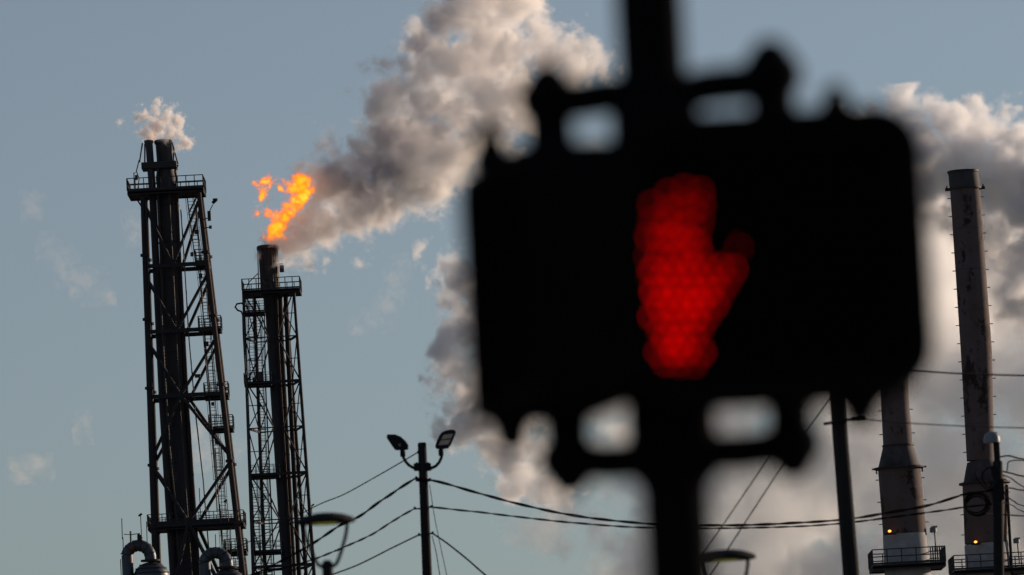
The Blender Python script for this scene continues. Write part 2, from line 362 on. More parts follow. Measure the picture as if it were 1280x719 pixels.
pipe2([(323.5, 341), (311, 353), (307, 364)], .05, 'pilot_line', 'dark', dy=-1, n=6, ground=False)
pipe2([(330, 367), (332, 480), (343, 719)], .06, 'conduit', 'dark', dy=-1.4, n=6)
MB().box(P2(352.3, 336, -.6), (5.5 * m2, .5, 8.5 * m2)).box(P2(351, 330, -.4), (5 * m2, .3, 1.2 * m2)).build('junction_box', M['dark'], T2, bevel=.03)
pc2 = P2(340, 364.5); deck(pc2, 72 * m2, 4.8, .4, T2); railing(pc2, 72 * m2, 4.8, 1.2, T2, r=.05, step=.8)
MB().tube([P2(x, y, -3.5) for x, y in ((309, 384), (302, 379), (296, 380), (294, 384), (297, 388), (301.5, 389.5), (303.5, 394), (304.3, 420), (308, 480), (311, 560), (317, 700))], .10, 7).build('hooked_pipe', M['dark'], T2)
for py, x0, x1 in ((391, 305, 331), (480, 306, 340), (595, 313, 350), (690, 318, 352)):
    c = (P2(x0, py, -1.5) + P2(x1, py, -1.5)) / 2; deck(c, (x1 - x0) * m2, 2.2, .3, T2, 'rest_platform'); railing(c, (x1 - x0) * m2, 2.2, 1.1, T2, r=.035, step=.6)
for (a, b) in (((313, 368), (316.5, 478)), ((322, 394), (326, 480)), ((326, 484), (331, 594)), ((331, 598), (337, 719)), ((318, 600), (324, 719))):
    ladder(P2(*b, -1.6), P2(*a, -1.6), T2, .62, r=.045)
MB().box(P2(325.5, 471, -2.6), (.7, .6, .9)).box(P2(318, 474, -2.6), (.4, .5, .4)).build('junction_box', M['dark'], T2, bevel=.03)
floodlight(P2(390, 642, -3.6), T2, .9, .15, .28)

# ------------------------------------------------------------ elbow ducts over the vessels at the lower left
D3 = 495.0; m3 = mpp(D3)
def vessel(label, x0, ytop, r_el, xv, ytv, rv, yfl):
    P = lambda x, y, dy=0: at(x, y, D3 + dy)
    gv = P(xv, ytv); base = Vector((gv.x, D3, 0)); t = thing('process_vessel', label, 'vessel', base, 'domed vessels with elbow ducts')
    rd_ = 7.2 * m3
    a = P(x0 + 2, ytop + r_el + 5); pts = [Vector((a.x, a.y, 3)), a]
    cx = (x0 + xv) / 2; R = (xv - x0) / 2 * m3; cen = P(cx + 1, ytop + 5 + R / m3)
    for q in range(0, 13):
        an = math.pi - math.pi * q / 12; pts.append(cen + X * math.cos(an) * R + Z * math.sin(an) * R)
    pts.append(pts[-1] - Z * .25)
    MB().tube(pts, [rd_] * len(pts), 20).build('elbow_duct', M['duct'], t)
    mb = MB()
    for i in range(3, len(pts) - 1, 2):
        d = (pts[i + 1] - pts[i - 1]).normalized(); mb.lathe(pts[i] - d * .04, [(rd_ * 1.07, 0), (rd_ * 1.07, .08)], 20, d)
    mb.build('duct_band', M['rust'], t)
    fl = pts[-1]
    MB().lathe(fl - Z * .15, [(rd_ * 1.7, 0), (rd_ * 1.7, .16)], 24).build('flange', M['rust'], t)
    prof = [(rv * m3 * math.cos(a_), rv * m3 * .8 * math.sin(a_)) for a_ in [math.pi / 2 * q / 10 for q in range(10)]] + [(.05, rv * m3 * .8)]
    top = fl - Z * .2; bz = top.z - rv * m3 * .8
    MB().lathe(Vector((top.x, top.y, 0)), [(rv * m3, .3), (rv * m3, bz)] + [(r_, bz + h_) for r_, h_ in prof[1:]], 32).build('vessel_shell', M['duct'], t)
    mb = MB()
    for h_ in (.9, .55, .2): mb.lathe(Vector((top.x, top.y, bz + rv * m3 * .8 * math.sin(h_) - .04)), [(rv * m3 * math.cos(h_) + .06, 0), (rv * m3 * math.cos(h_) + .06, .1)], 32)
    mb.build('shell_band', M['rust'], t)
    for s_ in (-1, 1): MB().box((top.x + s_ * rv * m3 * .8, D3, .6), (.5, 2, 1.2)).build('leg', M['steel'], t)
    return t, P
v1, PV = vessel('domed vessel with an elbow duct, left of the tall derrick and nearest the left edge', 157, 677, 12, 187, 700, 22, 694)
floodlight(PV(177, 672), v1, 2.0, 0, .3)
for (x, y0, y1) in ((153, 674, 648), (154.5, 700, 672), (184, 680, 652), (151.5, 719, 699)): MB().tube([PV(x, y0, -1), PV(x - .8, y1, -1)], .04, 5).build('thin_mast', M['dark'], v1)
MB().tube([PV(155, 668, -1), PV(163, 668.5, -1), PV(163.5, 678, -1)], .04, 5).tube([PV(163, 668.5, -1), PV(175, 667, -1)], .04, 5).tube([PV(163, 664, -1), PV(163.5, 678, -1)], .09, 5).build('instrument_line', M['dark'], v1)
MB().box(PV(174.5, 672), (.4, .3, .45)).tube([PV(172, 668), PV(178, 673)], .07, 5).tube([PV(174, 667), PV(175, 680)], .06, 5).build('valve', M['rust'], v1)
v2, PV = vessel('silver elbow duct over a domed vessel tucked behind the tall derrick\'s right leg', 254, 686, 12, 283, 708, 20, 702)
for (x, y0, y1) in ((289, 702, 660), (297, 700, 668), (270, 690, 668)): MB().tube([PV(x, y0, -1), PV(x - .8, y1, -1)], .04, 5).build('thin_mast', M['dark'], v2)

# ------------------------------------------------------------ chimneys on the right
def chimney(label, D, prof, tip, plat, lamp, mast, pegs):
    """prof: (x left, x right, y) from the top down, in the photograph"""
    m = mpp(D); P = lambda x, y, dy=0: at(x, y, D + dy)
    ax_ = [(P((a + b) / 2, y), (b - a) / 2 * m) for a, b, y in prof]
    foot = to_ground(ax_[0][0], ax_[-1][0]); t = thing('chimney', label, 'chimney', foot, 'steel chimneys of the refinery')
    def seg(i, j, name, mt, grow=0, extra=None):
        pts = [q[0] for q in ax_[i:j + 1]]; rs = [q[1] + grow for q in ax_[i:j + 1]]
        if extra: pts.append(extra[0]); rs.append(extra[1])
        return MB().tube(pts, rs, 40).build(name, M[mt], t)
    return t, P, m, ax_, seg, foot
def ring(c, r, h, parent, name, mt, n=40): return MB().lathe(c - Z * h / 2, [(r, 0), (r, h)], n).build(name, M[mt], parent)
def pegs_on(axis_pts, t, step=1.33, lenp=.24):
    mb = MB()
    for (a, ra), (b, rb_) in zip(axis_pts[:-1], axis_pts[1:]):
        n = int((a - b).length / step)
        for i in range(n):
            f = (i + .5) / n; c = a.lerp(b, f); r = ra + (rb_ - ra) * f
            for ang in (0, math.pi * .5, math.pi, math.pi * 1.5):
                d = X * math.cos(ang) + Y_ * math.sin(ang); mb.beam(c + d * (r - .02), c + d * (r + lenp), .07, .07)
    o = mb.build('lifting_lug', M['dark'], t, smooth=False, kind='stuff')
def seams(axis_pts, t, step=2.66):
    mb = MB()
    for (a, ra), (b, rb_) in zip(axis_pts[:-1], axis_pts[1:]):
        n = int((a - b).length / step)
        for i in range(1, n):
            f = i / n; c = a.lerp(b, f); mb.lathe(c, [(ra + (rb_ - ra) * f + .012, 0), (ra + (rb_ - ra) * f + .012, .05)], 40)
    mb.build('weld_seam', M['stackcap'], t, kind='stuff')
def lug_plat(c, r, wdt, t, side=1):
    deck(c, wdt[1] - wdt[0], 2 * r + 2.0, .35, t); railing(c, wdt[1] - wdt[0], 2 * r + 2.0, 1.15, t, r=.045, step=1.0)
# the near, tall one
tA, P, m, ax_, seg, foot = chimney('tall tapering steel chimney rising bare against the steam at the far right', 450,
    [(1185.5, 1222, 215), (1187.5, 1225, 236), (1201, 1240, 440), (1208.5, 1243, 576), (1203, 1258.5, 604), (1206, 1259.5, 680), (1208, 1264, 718)], 0, 0, 0, 0, 0)
seg(0, 1, 'chimney_tip', 'stackcap', .03); ring(ax_[0][0], ax_[0][1] + .1, .16, tA, 'rim', 'dark'); seg(1, 3, 'chimney_shaft', 'stack')
seg(3, 4, 'chimney_cone', 'cone'); ring(ax_[4][0], ax_[4][1] + .28, .14, tA, 'flange', 'cone'); seg(4, 5, 'lower_shaft', 'stack')
seg(5, 6, 'painted_band', 'white', .03, extra=(foot, ax_[6][1] * 1.1))
ring(ax_[1][0], ax_[1][1] + .12, .12, tA, 'stiffener', 'dark')
for s_ in (-1, 1): MB().box(ax_[1][0] + X * s_ * (ax_[1][1] + .22), (.35, .3, .22)).box(ax_[1][0] + X * s_ * (ax_[1][1] + .25) + Z * .15, (.1, .15, .3)).build('bracket', M['dark'], tA)
pegs_on([(q[0], q[1]) for q in ax_[1:4]], tA); pegs_on([(q[0], q[1]) for q in ax_[4:6]], tA); seams(ax_[1:4], tA)
c = P(1240, 713); lug_plat(c, 1.8, (-45 * m, 55 * m), tA)
MB().lathe(P(1219.5, 677.5, -1.95), [(.04, -.09), (.12, -.05), (.12, .05), (.04, .09)], 12).build('marker_lamp', M['amber'], tA)
MB().box(P(1220, 680.5, -1.9), (.7, .3, .12)).build('lamp_bracket', M['dark'], tA)
MB().tube([P(1274.5, 705, 0), P(1271.5, 676, 0)], .05, 6).build('light_mast', M['dark'], tA); MB().lathe(P(1270.5, 676, 0), [(.26, -.2), (.26, .12), (.1, .25)], 12).box(P(1272.5, 673, 0), (.3, .2, .14)).build('floodlight', M['cap'], tA)
MB().tube([P(1258.5, 606, -.6), P(1265, 718, -.6)], .12, 8).build('riser_pipe', M['rust'], tA)
# the lower one
tB, P, m, ax_, seg, foot = chimney('shorter steel chimney with a cone and flange, rising out from behind the pedestrian signal', 430,
    [(1086, 1123, 240), (1088, 1125, 262), (1101, 1136, 498), (1104, 1141, 557), (1097.5, 1150.5, 585), (1104, 1158, 668), (1106.5, 1163, 718)], 0, 0, 0, 0, 0)
seg(0, 1, 'chimney_tip', 'stackcap', .03); seg(1, 3, 'chimney_shaft', 'stack'); seg(3, 4, 'chimney_cone', 'cone')
ring(ax_[3][0], ax_[3][1] + .1, .1, tB, 'stiffener', 'dark'); ring(ax_[4][0], ax_[4][1] + .3, .13, tB, 'flange', 'cone')
for s_ in (-1, 1): MB().box(ax_[4][0] + X * s_ * (ax_[4][1] + .22), (.45, .5, .1)).box(ax_[4][0] + X * s_ * (ax_[4][1] + .12) - Z * .2, (.1, .3, .35)).build('bracket', M['dark'], tB)
seg(4, 5, 'lower_shaft', 'stack'); seg(5, 6, 'painted_band', 'white', .03, extra=(foot, ax_[6][1] * 1.1))
pegs_on([(q[0], q[1]) for q in ax_[2:4]], tB); pegs_on([(q[0], q[1]) for q in ax_[4:6]], tB); seams([ax_[2], ax_[3]], tB); seams([ax_[4], ax_[5]], tB)
c = P(1134, 707); lug_plat(c, 1.7, (-45 * m, 45 * m), tB)
for k in range(5): MB().box(c + X * (31 + k * 2.8) * m + Z * .65 - Y_ * 1.6, (.1, .08, 1.25)).build('gate_bar', M['dark'], tB)
MB().lathe(P(1112, 664, -1.8), [(.04, -.09), (.12, -.05), (.12, .05), (.04, .09)], 12).build('marker_lamp', M['amber'], tB)
MB().box(P(1113, 667.5, -1.8), (.9, .3, .14)).build('lamp_bracket', M['dark'], tB)
MB().tube([P(1170, 690, 0), P(1168, 662, 0)], .05, 6).build('light_mast', M['dark'], tB); MB().lathe(P(1166.5, 662, 0), [(.26, -.22), (.26, .12), (.1, .25)], 12).box(P(1169, 658.5, 0), (.3, .2, .14)).build('floodlight', M['cap'], tB)
for x_, y_ in ((1105, 668), (1118, 667), (1140, 664)): pass

# ------------------------------------------------------------ wooden poles
def wood_pole(label, Y, top, low, rt, rb_):
    a, b = at(*top, Y), at(*low, Y); foot = to_ground(a, b)
    t = thing('utility_pole', label, 'utility pole', foot, 'wooden utility poles')
    pts = [a.lerp(foot, q / 14) for q in range(15)]
    MB().tube([a + Z * .03] + pts, [rt * .85] + [rt + (rb_ - rt) * q / 14 * (1.9) for q in range(15)], 18).build('pole_shaft', M['wood'], t)
    return t
YA = 130.0; pA = wood_pole('wooden utility pole topped by two curved area lights', YA, (527.5, 555), (534, 719), 5.4 * mpp(YA), 6.9 * mpp(YA))
YB = 95.0; pB = wood_pole('thick bare leaning wooden pole just right of the pedestrian signal', YB, (1042, 440), (1064, 719), 9.2 * mpp(YB), 11 * mpp(YB))
YC = 135.0; pC = wood_pole('wooden utility pole at the right edge with a rounded grey cap and a cable coil', YC, (1247, 578), (1248.5, 719), 6.2 * mpp(YC), 6.8 * mpp(YC))
# light heads on pole A
PA = lambda x, y, dy=0: at(x, y, YA + dy)
def head(outl, tilt, parent, wins, t_):
    # outline in the plane of the tilted fixture
    c = [sum(q[i] for q in outl) / len(outl) for i in (0, 1)]
    pl_ = lambda x, y, e=0: PA(x, y, tilt[0] * (x - c[0]) * .0183 + tilt[1] * (y - c[1]) * .0183 + e)
    MB().prism([pl_(*q) for q in outl], Y_ * t_ + Z * t_ * .5).build('lamp_head', M['fix'], parent, bevel=.02)
    for w_ in wins: MB().prism([pl_(*q, -.012) for q in w_], Y_ * .02).build('light_panel', M['led_win'], parent, smooth=False)
areaL = thing('area_light', 'area light on the pole top seen edge on, pointing left', 'area light', PA(519, 585), 'area lights on the wooden pole')
head([(483, 546), (485.5, 544.8), (494, 545), (501, 547.6), (507, 553), (510.5, 558), (510.3, 562.6), (503, 563.6), (494, 563.3), (490, 558), (484, 549)], (-.9, .2), areaL, [], .10)
MB().tube([PA(x, y) for x, y in ((503.6, 561), (503.6, 567), (504.3, 572), (507, 577), (511, 581.5), (516, 584.5), (523, 586))], 1.9 * mpp(YA), 10).build('curved_arm', M['fix'], areaL)
MB().lathe(PA(503.7, 571), [(.055, 0), (.06, .03), (.06, .12), (.045, .16)], 12).build('arm_socket', M['fix'], areaL)
MB().lathe(PA(500, 558, -.1), [(.03, 0), (.03, .06)], 8).build('sensor', M['cap'], areaL)
areaR = thing('area_light', 'area light on the pole top tilted to show two tan panels', 'area light', PA(537, 585), 'area lights on the wooden pole')
head([(543.7, 560), (546, 553), (549, 546.3), (552.5, 542), (557, 540), (563, 538.6), (568.6, 538.9), (570.2, 541.5), (567, 549), (563.2, 557.2), (560, 561), (554, 562), (546, 561.7)], (-.5, -.7), areaR,
     [[(551.5, 549.3), (554.5, 543.8), (566.3, 542.2), (564, 547.8)], [(548, 556.5), (550.8, 550.8), (563.4, 549.3), (560.5, 555.6)]], .09)
MB().tube([PA(x, y) for x, y in ((550.6, 560), (551.6, 566), (551.8, 572), (549, 578), (545, 582.5), (539, 585.5), (533, 586))], 1.9 * mpp(YA), 10).build('curved_arm', M['fix'], areaR)
MB().lathe(PA(551.5, 570), [(.055, 0), (.06, .03), (.06, .12), (.045, .16)], 12).build('arm_socket', M['fix'], areaR)
for x in (521, 535): MB().box(PA(x, 584), (.14, .2, .16)).tube([PA(x, 578), PA(x, 589)], .03, 6).tube([PA(x - 4, 583), PA(x + 4, 583)], .02, 6).build('clamp', M['fix'], pA)
for x, y in ((520.5, 598), (518.5, 636), (524, 669), (537.5, 600), (539.5, 634), (541, 667), (523, 566)):
    MB().lathe(PA(x, y + 1.2, -.05), [(.02, 0), (.035, .02), (.02, .035), (.035, .055), (.012, .07)], 10).tube([PA(x, y), PA(530, y)], .018, 6).build('insulator', M['fix'], pA)
MB().tube([PA(520, 601, -.05), PA(530, 601.5, -.12), PA(538, 601, -.05)], .02, 6).tube([PA(519, 599, -.05), PA(530, 599, -.12), PA(538, 600, -.05)], .02, 6).build('tie_band', M['cable'], pA)
# things on pole C
PC = lambda x, y, dy=0: at(x, y, YC + dy); mc = mpp(YC)
MB().lathe(PC(1240, 553.5), [(10.2 * mc, 0), (10.4 * mc, 5 * mc), (9.6 * mc, 8.5 * mc), (7 * mc, 12 * mc), (3.5 * mc, 13.6 * mc), (.01, 14 * mc)], 26).build('rounded_cap', M['cap'], pC)
MB().lathe(PC(1247, 580), [(4 * mc, 0), (4 * mc, 28 * mc)], 16).build('terminal_cylinder', M['fix'], pC)
MB().box(PC(1251, 612, -.1), (.14, .12, .5)).box(PC(1242, 590, -.1), (.12, .12, .2)).build('splice_box', M['fix'], pC)
mb = MB()
for k, (cx, cy_, r) in enumerate(((1220.5, 629.5, 15), (1221.5, 631, 14), (1220, 628.5, 13.2), (1222, 630, 15.6), (1221, 632.5, 12.6))):
    mb.tube([PC(cx + math.cos(a) * r, cy_ + math.sin(a) * r * .95, .05 * k) for a in [2 * math.pi * q / 40 for q in range(41)]], .02, 6, False)
coil = tag(mb.build('cable_coil', M['cable']), 'round coil of black cable hanging left of the rounded-cap pole', 'cable coil')
def loops(pts, r=.016): return [PC(x, y, -.2) for x, y in pts]
MB().tube(loops([(1243, 583), (1233, 586), (1228, 592), (1228, 600), (1233, 608), (1240, 611), (1246, 606), (1250, 596)]), .016, 6).tube(loops([(1218, 590), (1222, 600), (1232, 611), (1243, 613)]), .014, 6).build('jumper_loop', M['cable'], pC)
# pegs up pole C and bolt on pole B
for q in range(6): MB().lathe(PC(1247.5, 590 + 22 * q, -.14), [(.02, -.03), (.02, .03)], 6, Y_).build('bolt', M['fix'], pC)
PB = lambda x, y, dy=0: at(x, y, YB + dy)
MB().tube([PB(1030, 530, -.15), PB(1062, 525, -.15)], .025, 6).build('insulator_pin', M['fix'], pB)
MB().lathe(PB(1073, 524), [(.02, -.14), (.045, -.1), (.03, -.05), (.05, 0), (.03, .05), (.045, .1), (.02, .14)], 10, X).build('insulator', M['fix'], pB)

# ------------------------------------------------------------ wires
def smooth_path(pts, n=10):
    out = []; K = len(pts)
    for i in range(K - 1):
        p0, p1, p2, p3 = pts[max(i - 1, 0)], pts[i], pts[i + 1], pts[min(i + 2, K - 1)]
        for q in range(n):
            t_ = q / n
            out.append(.5 * ((2 * p1) + (p2 - p0) * t_ + (2 * p0 - 5 * p1 + 4 * p2 - p3) * t_ ** 2 + (3 * p1 - p0 - 3 * p2 + p3) * t_ ** 3))
    out.append(pts[-1]); return out
def wire(label, pts, Y0, Y1, r=.018, twist=False, group='overhead cables', cat='cable'):
    K = len(pts); w_ = [at(x, y, Y0 + (Y1 - Y0) * (x - pts[0][0]) / (pts[-1][0] - pts[0][0])) for x, y in pts]
    path = smooth_path(w_, 12); mb = MB()
    if not twist: mb.tube(path, r, 6)
    else:
        # resample evenly, then two strands wound round each other
        P_ = [path[0]]; acc = 0; step = .11
        for a, b in zip(path[:-1], path[1:]):
            L_ = (b - a).length; t_ = step - acc
            while t_ < L_: P_.append(a.lerp(b, t_ / L_)); t_ += step
            acc = L_ - (t_ - step)
        for s_ in (0, math.pi):
            pp = []
            for i, p in enumerate(P_):
                d = (P_[min(i + 1, len(P_) - 1)] - P_[max(i - 1, 0)]).normalized(); u = d.cross(Z).normalized(); v = u.cross(d)
                an = s_ + i * step * 2 * math.pi / twist; sl_ = mnoise.noise(Vector((i * .05, s_, 3))) * .3
                pp.append(p + (u * math.cos(an) + v * math.sin(an)) * r * (.8 + sl_))
            mb.tube(pp, r * .85, 5)
    return tag(mb.build('overhead_cable', M['cable']), label, cat, group)
wire('thick twisted cable running right from the two-lamp pole to the cable coil', [(537, 600), (560, 605.5), (640, 628), (720, 645), (800, 654), (850, 656.5), (930, 656.5), (1000, 653.5), (1060, 649), (1110, 641), (1160, 632), (1206, 618), (1222, 616), (1243, 612)], YA, YC, .022, 1.35)
wire('thinner twisted cable just below the thick one, crossing right from the two-lamp pole', [(539, 634), (600, 640.5), (700, 652), (800, 659.5), (900, 660.5), (1000, 658), (1060, 653.5), (1120, 646), (1180, 638), (1206, 634), (1243, 630)], YA, YC, .016, 1.0)
wire('thick cable sagging down left from near the top of the two-lamp pole', [(519.5, 598), (505, 607), (475, 627), (450, 645), (425, 657), (390, 680), (350, 702), (310, 721), (220, 755), (60, 800), (-200, 840)], YA, 150, .022, 1.35)
wire('twisted cable slanting down left from the middle of the two-lamp pole', [(518, 636), (495, 649), (465, 668), (430, 684), (390, 700), (350, 711), (300, 722), (150, 750), (-200, 800)], YA, 150, .016, 1.0)
wire('lower plain cable slanting down left from the two-lamp pole', [(523, 669), (490, 685), (450, 705), (419, 717), (350, 742), (200, 780)], YA, 140, .017)
wire('thin straight wire from beside the area lights down to the lattice derrick', [(523, 565), (503, 577), (470, 596), (430, 618), (392, 634), (330, 668), (250, 705), (100, 770)], YA, 240, .016)
wire('cable slanting down right from the two-lamp pole', [(541, 667), (560, 680), (585, 700), (608, 720), (680, 780)], YA, 120, .020)
wire('thin guy wire leaving the two-lamp pole near its clamps', [(537, 606), (543, 645), (550, 680), (559, 722), (575, 800)], YA, 126, .008, group='thin guy wires', cat='guy wire')
wire('thin guy wire starting lower on the two-lamp pole', [(540, 670), (545, 690), (550, 721), (562, 800)], YA, 127, .010, group='thin guy wires', cat='guy wire')
wire('left of the two thin wires slanting down behind the signal', [(1044, 442), (1008, 500), (968, 562), (925, 625), (885, 684), (840, 750)], YB, 90, .010, group='thin slanting wires', cat='wire')
wire('right of the two thin wires slanting down from the leaning pole', [(1062, 460), (1035, 502), (985, 572), (940, 640), (905, 694), (860, 762)], YB, 90, .011, group='thin slanting wires', cat='wire')
wire('upper thin wire reaching the right edge from behind the signal', [(1040, 455), (1100, 461), (1145, 464), (1210, 467.5), (1280, 469.5), (1380, 471)], YB, 100, .015)
wire('lower thin wire reaching the right edge from the leaning pole insulator', [(1062, 524.5), (1073, 524), (1120, 528), (1200, 532.5), (1280, 535), (1380, 537)], YB, 100, .010)
for lab, pts, r in (('topmost service wire curving off the rounded-cap pole', [(1251, 571), (1262, 570), (1280, 574), (1340, 580)], .02),
                    ('looped service wire dipping beside the rounded-cap pole', [(1252, 588), (1258, 590), (1259.5, 583), (1262, 577), (1280, 576), (1340, 584)], .014),
                    ('second service wire off the rounded-cap pole to the right edge', [(1252, 589), (1265, 592), (1280, 595.5), (1340, 604)], .02),
                    ('service wire falling steeply right off the rounded-cap pole', [(1254, 594), (1264, 598), (1280, 609), (1340, 640)], .016),
                    ('nearly level service wire at the middle of the rounded-cap pole', [(1254, 610), (1266, 610.5), (1280, 613), (1340, 616)], .018),
                    ('curving service wire dropping to the right edge below the splice', [(1254, 612), (1258, 620), (1268, 627), (1280, 632.5), (1340, 645)], .016),
                    ('slack service wire bowed near the coil pole, second from bottom', [(1253, 628), (1266, 632), (1280, 640), (1340, 660)], .014),
                    ('lowest level service wire leaving the rounded-cap pole', [(1232, 642), (1246, 643), (1280, 645), (1340, 648)], .018)):
    wire(lab, pts, YC, YC + 6, r, group='service wires')

# ------------------------------------------------------------ blurred street lamps
YS = 56.0; ms = mpp(YS); PS = lambda x, y, dy=0: at(x, y, YS + dy)
def street_lamp(label, dx, dy):
    S = lambda x, y: PS(x + dx, y + dy)
    c = S(406.5, 653); foot = Vector((S(409, 704).x + .0, YS, 0))
    foot = to_ground(S(409, 704), S(409.6, 719)); foot = Vector((S(409, 704).x, YS, 0))
    t = thing('street_lamp', label, 'street lamp', foot, 'round-headed street lamps')
    R = 38 * ms
    MB().lathe(c, [(R * .93, -1.2 * ms), (R, 0), (R, 2.2 * ms), (R * .9, 5.5 * ms), (R * .6, 9.5 * ms), (R * .3, 11.5 * ms), (.01, 12 * ms)], 40).build('lamp_hood', M['fix'], t)
    MB().lathe(c - Z * .6 * ms, [(R * .35, -1.6 * ms), (R * .5, 0), (R * .5, 1.2 * ms)], 36).build('lamp_lens', M['lampglow'], t)
    for s_ in (-1, 1):
        pts = [c + X * s_ * R * .72 - Z * .5 * ms, c + X * s_ * R * .66 - Z * 16 * ms, c + X * s_ * R * .45 - Z * 40 * ms, c + X * s_ * R * .3 - Z * 52 * ms, c + X * s_ * 4 * ms - Z * 56 * ms]
        MB().tube(smooth_path(pts, 5), 2.3 * ms, 10).build('lamp_arm', M['fix'], t)
    p0 = c - Z * 51 * ms
    MB().lathe(Vector((p0.x, YS, 0)), [(.11, 0), (.11, .5), (.06, .55), (.05, p0.z - .45), (6.8 * ms, p0.z - .4), (6.8 * ms, p0.z), (4 * ms, p0.z + .03)], 20).build('lamp_post', M['fix'], t)
    return t
street_lamp('blurred round-headed street lamp in front of the lattice derrick foot', 0, 0)
street_lamp('blurred round-headed street lamp half hidden by the signal post', 501, 46)
# ------------------------------------------------------------ the pedestrian signal, close and far out of focus
YQ = 9.0; mq = mpp(YQ); S = lambda x, y, dy=0: at(x, y, YQ + dy)
ptop, plow = S(809, -60), S(848, 719)
foot = to_ground(S(810.5, 0), S(847.5, 700))
post = thing('signal_post', 'black steel post with two bracket arms carrying the pedestrian signals', 'signal post', Vector((foot.x, YQ, .16)))
axis = lambda y: S(811 + (848 - 809) * y / 719, y)
f2 = to_ground(axis(0), axis(719)); f2.z = .16
MB().tube([axis(-260), axis(100), axis(560), f2], [43 * mq, 43 * mq, 43 * mq, 43 * mq], 28).build('post_tube', M['black'], post)
MB().lathe(f2, [(.19, 0), (.19, .05), (.10, .12), (.07, .3)], 24).build('base_casting', M['black'], post)
def hub(y, s_):
    MB().lathe(axis(y), [(43 * mq, -66 * mq), (57 * mq, -48 * mq), (57 * mq, 38 * mq), (43 * mq, 60 * mq)], 24).build('hub_clamp', M['black'], post)
hub(150, 1); hub(545, -1)
def terminal(x, y, up):
    c = S(x, y)
    mb = MB().lathe(c, [(26 * mq, -64 * mq), (30 * mq, -54 * mq), (29 * mq, -22 * mq), (38 * mq, -12 * mq), (40 * mq, 12 * mq), (32 * mq, 24 * mq), (23 * mq, 38 * mq), (13 * mq, 48 * mq)], 18, Z * up)
    return mb.build('terminal_fitting', M['black'], post)
def arm(pts):
    MB().tube(smooth_path([S(x, y) for x, y in pts], 6), 25 * mq, 14).build('bracket_arm', M['black'], post)
terminal(964, 97, 1); arm([(826, 140), (860, 116), (900, 107), (964, 103)])
terminal(686, 128, 1); arm([(800, 140), (770, 120), (730, 124), (686, 130)])
terminal(990, 552, -1); arm([(850, 545), (872, 562), (920, 565), (990, 557)])
terminal(711, 572, -1); arm([(830, 550), (805, 572), (760, 578), (711, 573)])
MB().lathe(S(985, 96), [(9 * mq, 0), (13 * mq, 6 * mq), (9 * mq, 12 * mq)], 12, X).build('locking_bolt', M['black'], post)
MB().lathe(S(1003, 566), [(9 * mq, 0), (13 * mq, 6 * mq), (9 * mq, 12 * mq)], 12, X).build('locking_bolt', M['black'], post)

def rounded(w_, h, r, ch=None, n=6):
    out = []
    for (sx, sz, a0) in ((1, 1, 0), (-1, 1, 90), (-1, -1, 180), (1, -1, 270)):
        rr = r
        for q in range(n + 1):
            a = rad(a0 + 90 * q / n); out.append((sx * (w_ / 2 - rr) + math.cos(a) * rr, sz * (h / 2 - rr) + math.sin(a) * rr))
    return out
def signal(label, cen, ang, w_, h, cr):
    t = thing('pedestrian_signal', label, 'pedestrian signal', cen, 'pedestrian signals on the post')
    fx = Vector((math.cos(ang), math.sin(ang), 0)); fn = Vector((math.sin(ang), -math.cos(ang), 0))   # across the face, out of the face
    pt = lambda a, b, c: cen + fx * a + Z * b + fn * c
    o = rounded(w_, h, cr)
    MB().prism([pt(a, b, -.10) for a, b in o], fn * .16).build('housing', M['black'], t, bevel=.012)
    o2 = rounded(w_ - .01, h - .01, cr - .005)
    # door frame: a ring
    oi = rounded(w_ - .07, h - .07, .03); n = len(o2); mb = MB()
    v = [pt(a, b, .062) for a, b in o2] + [pt(a, b, .062) for a, b in oi] + [pt(a, b, .09) for a, b in o2] + [pt(a, b, .09) for a, b in oi]
    f = []
    for i in range(n):
        j = (i + 1) % n; f += [(2 * n + i, 2 * n + j, 3 * n + j, 3 * n + i), (i, j, 2 * n + j, 2 * n + i), (n + i, 3 * n + i, 3 * n + j, n + j), (i, n + i, n + j, j)]
    mb.add(v, f).build('door_frame', M['black'], t)
    ln = MB().prism([pt(a, b, .061) for a, b in oi], fn * .012).build('lens', M['lens'], t)
    mb = MB(); k = 15
    for i in range(1, k):
        z_ = -h / 2 + .035 + (h - .07) * i / k; mb.box(pt(0, z_, .088), (w_ - .075, .026, .0012), (fx, fn, Z))
    for i in range(1, k):
        a_ = -w_ / 2 + .035 + (w_ - .07) * i / k; mb.box(pt(a_, 0, .088), (.0012, .026, h - .075), (fx, fn, Z))
    mb.build('louver', M['black'], t, smooth=False, kind='stuff')
    for sz in (-1, 1): MB().tube([pt(-w_ / 2 - .004, sz * h * .3, .055), pt(-w_ / 2 - .004, sz * h * .3 + .05, .055)], .011, 10).build('hinge', M['black'], t)
    return t, pt, ln
cR = S(970, 323, -.12)
wR, hR = 374 * mq, 358 * mq
sgR, ptR, lensR = signal('out-of-focus pedestrian signal facing the camera with a lit red hand', cR, rad(0), wR, hR, .078)
cL = S(690, 356, .0)
sgL, ptL, lensL = signal('dark pedestrian signal turned away, left of the one with the red hand', cL, rad(-76), wR * .97, 322 * mq, .045)
def lug(p, r, h, up, parent, x=1): MB().lathe(p, [(r, 0), (r * .9, h * .25), (r * .55, h * .6), (r * .5, h * .85), (r * .2, h)], 14, Z * up).build('mounting_lug', M['black'], parent)
lug(S(1046, 154, -.1), 30 * mq, 50 * mq, 1, sgR); lug(S(1074, 490, -.1), 40 * mq, 46 * mq, -1, sgR)
lug(S(615, 210), 28 * mq, 62 * mq, 1, sgL); lug(S(637, 500), 42 * mq, 66 * mq, -1, sgL)
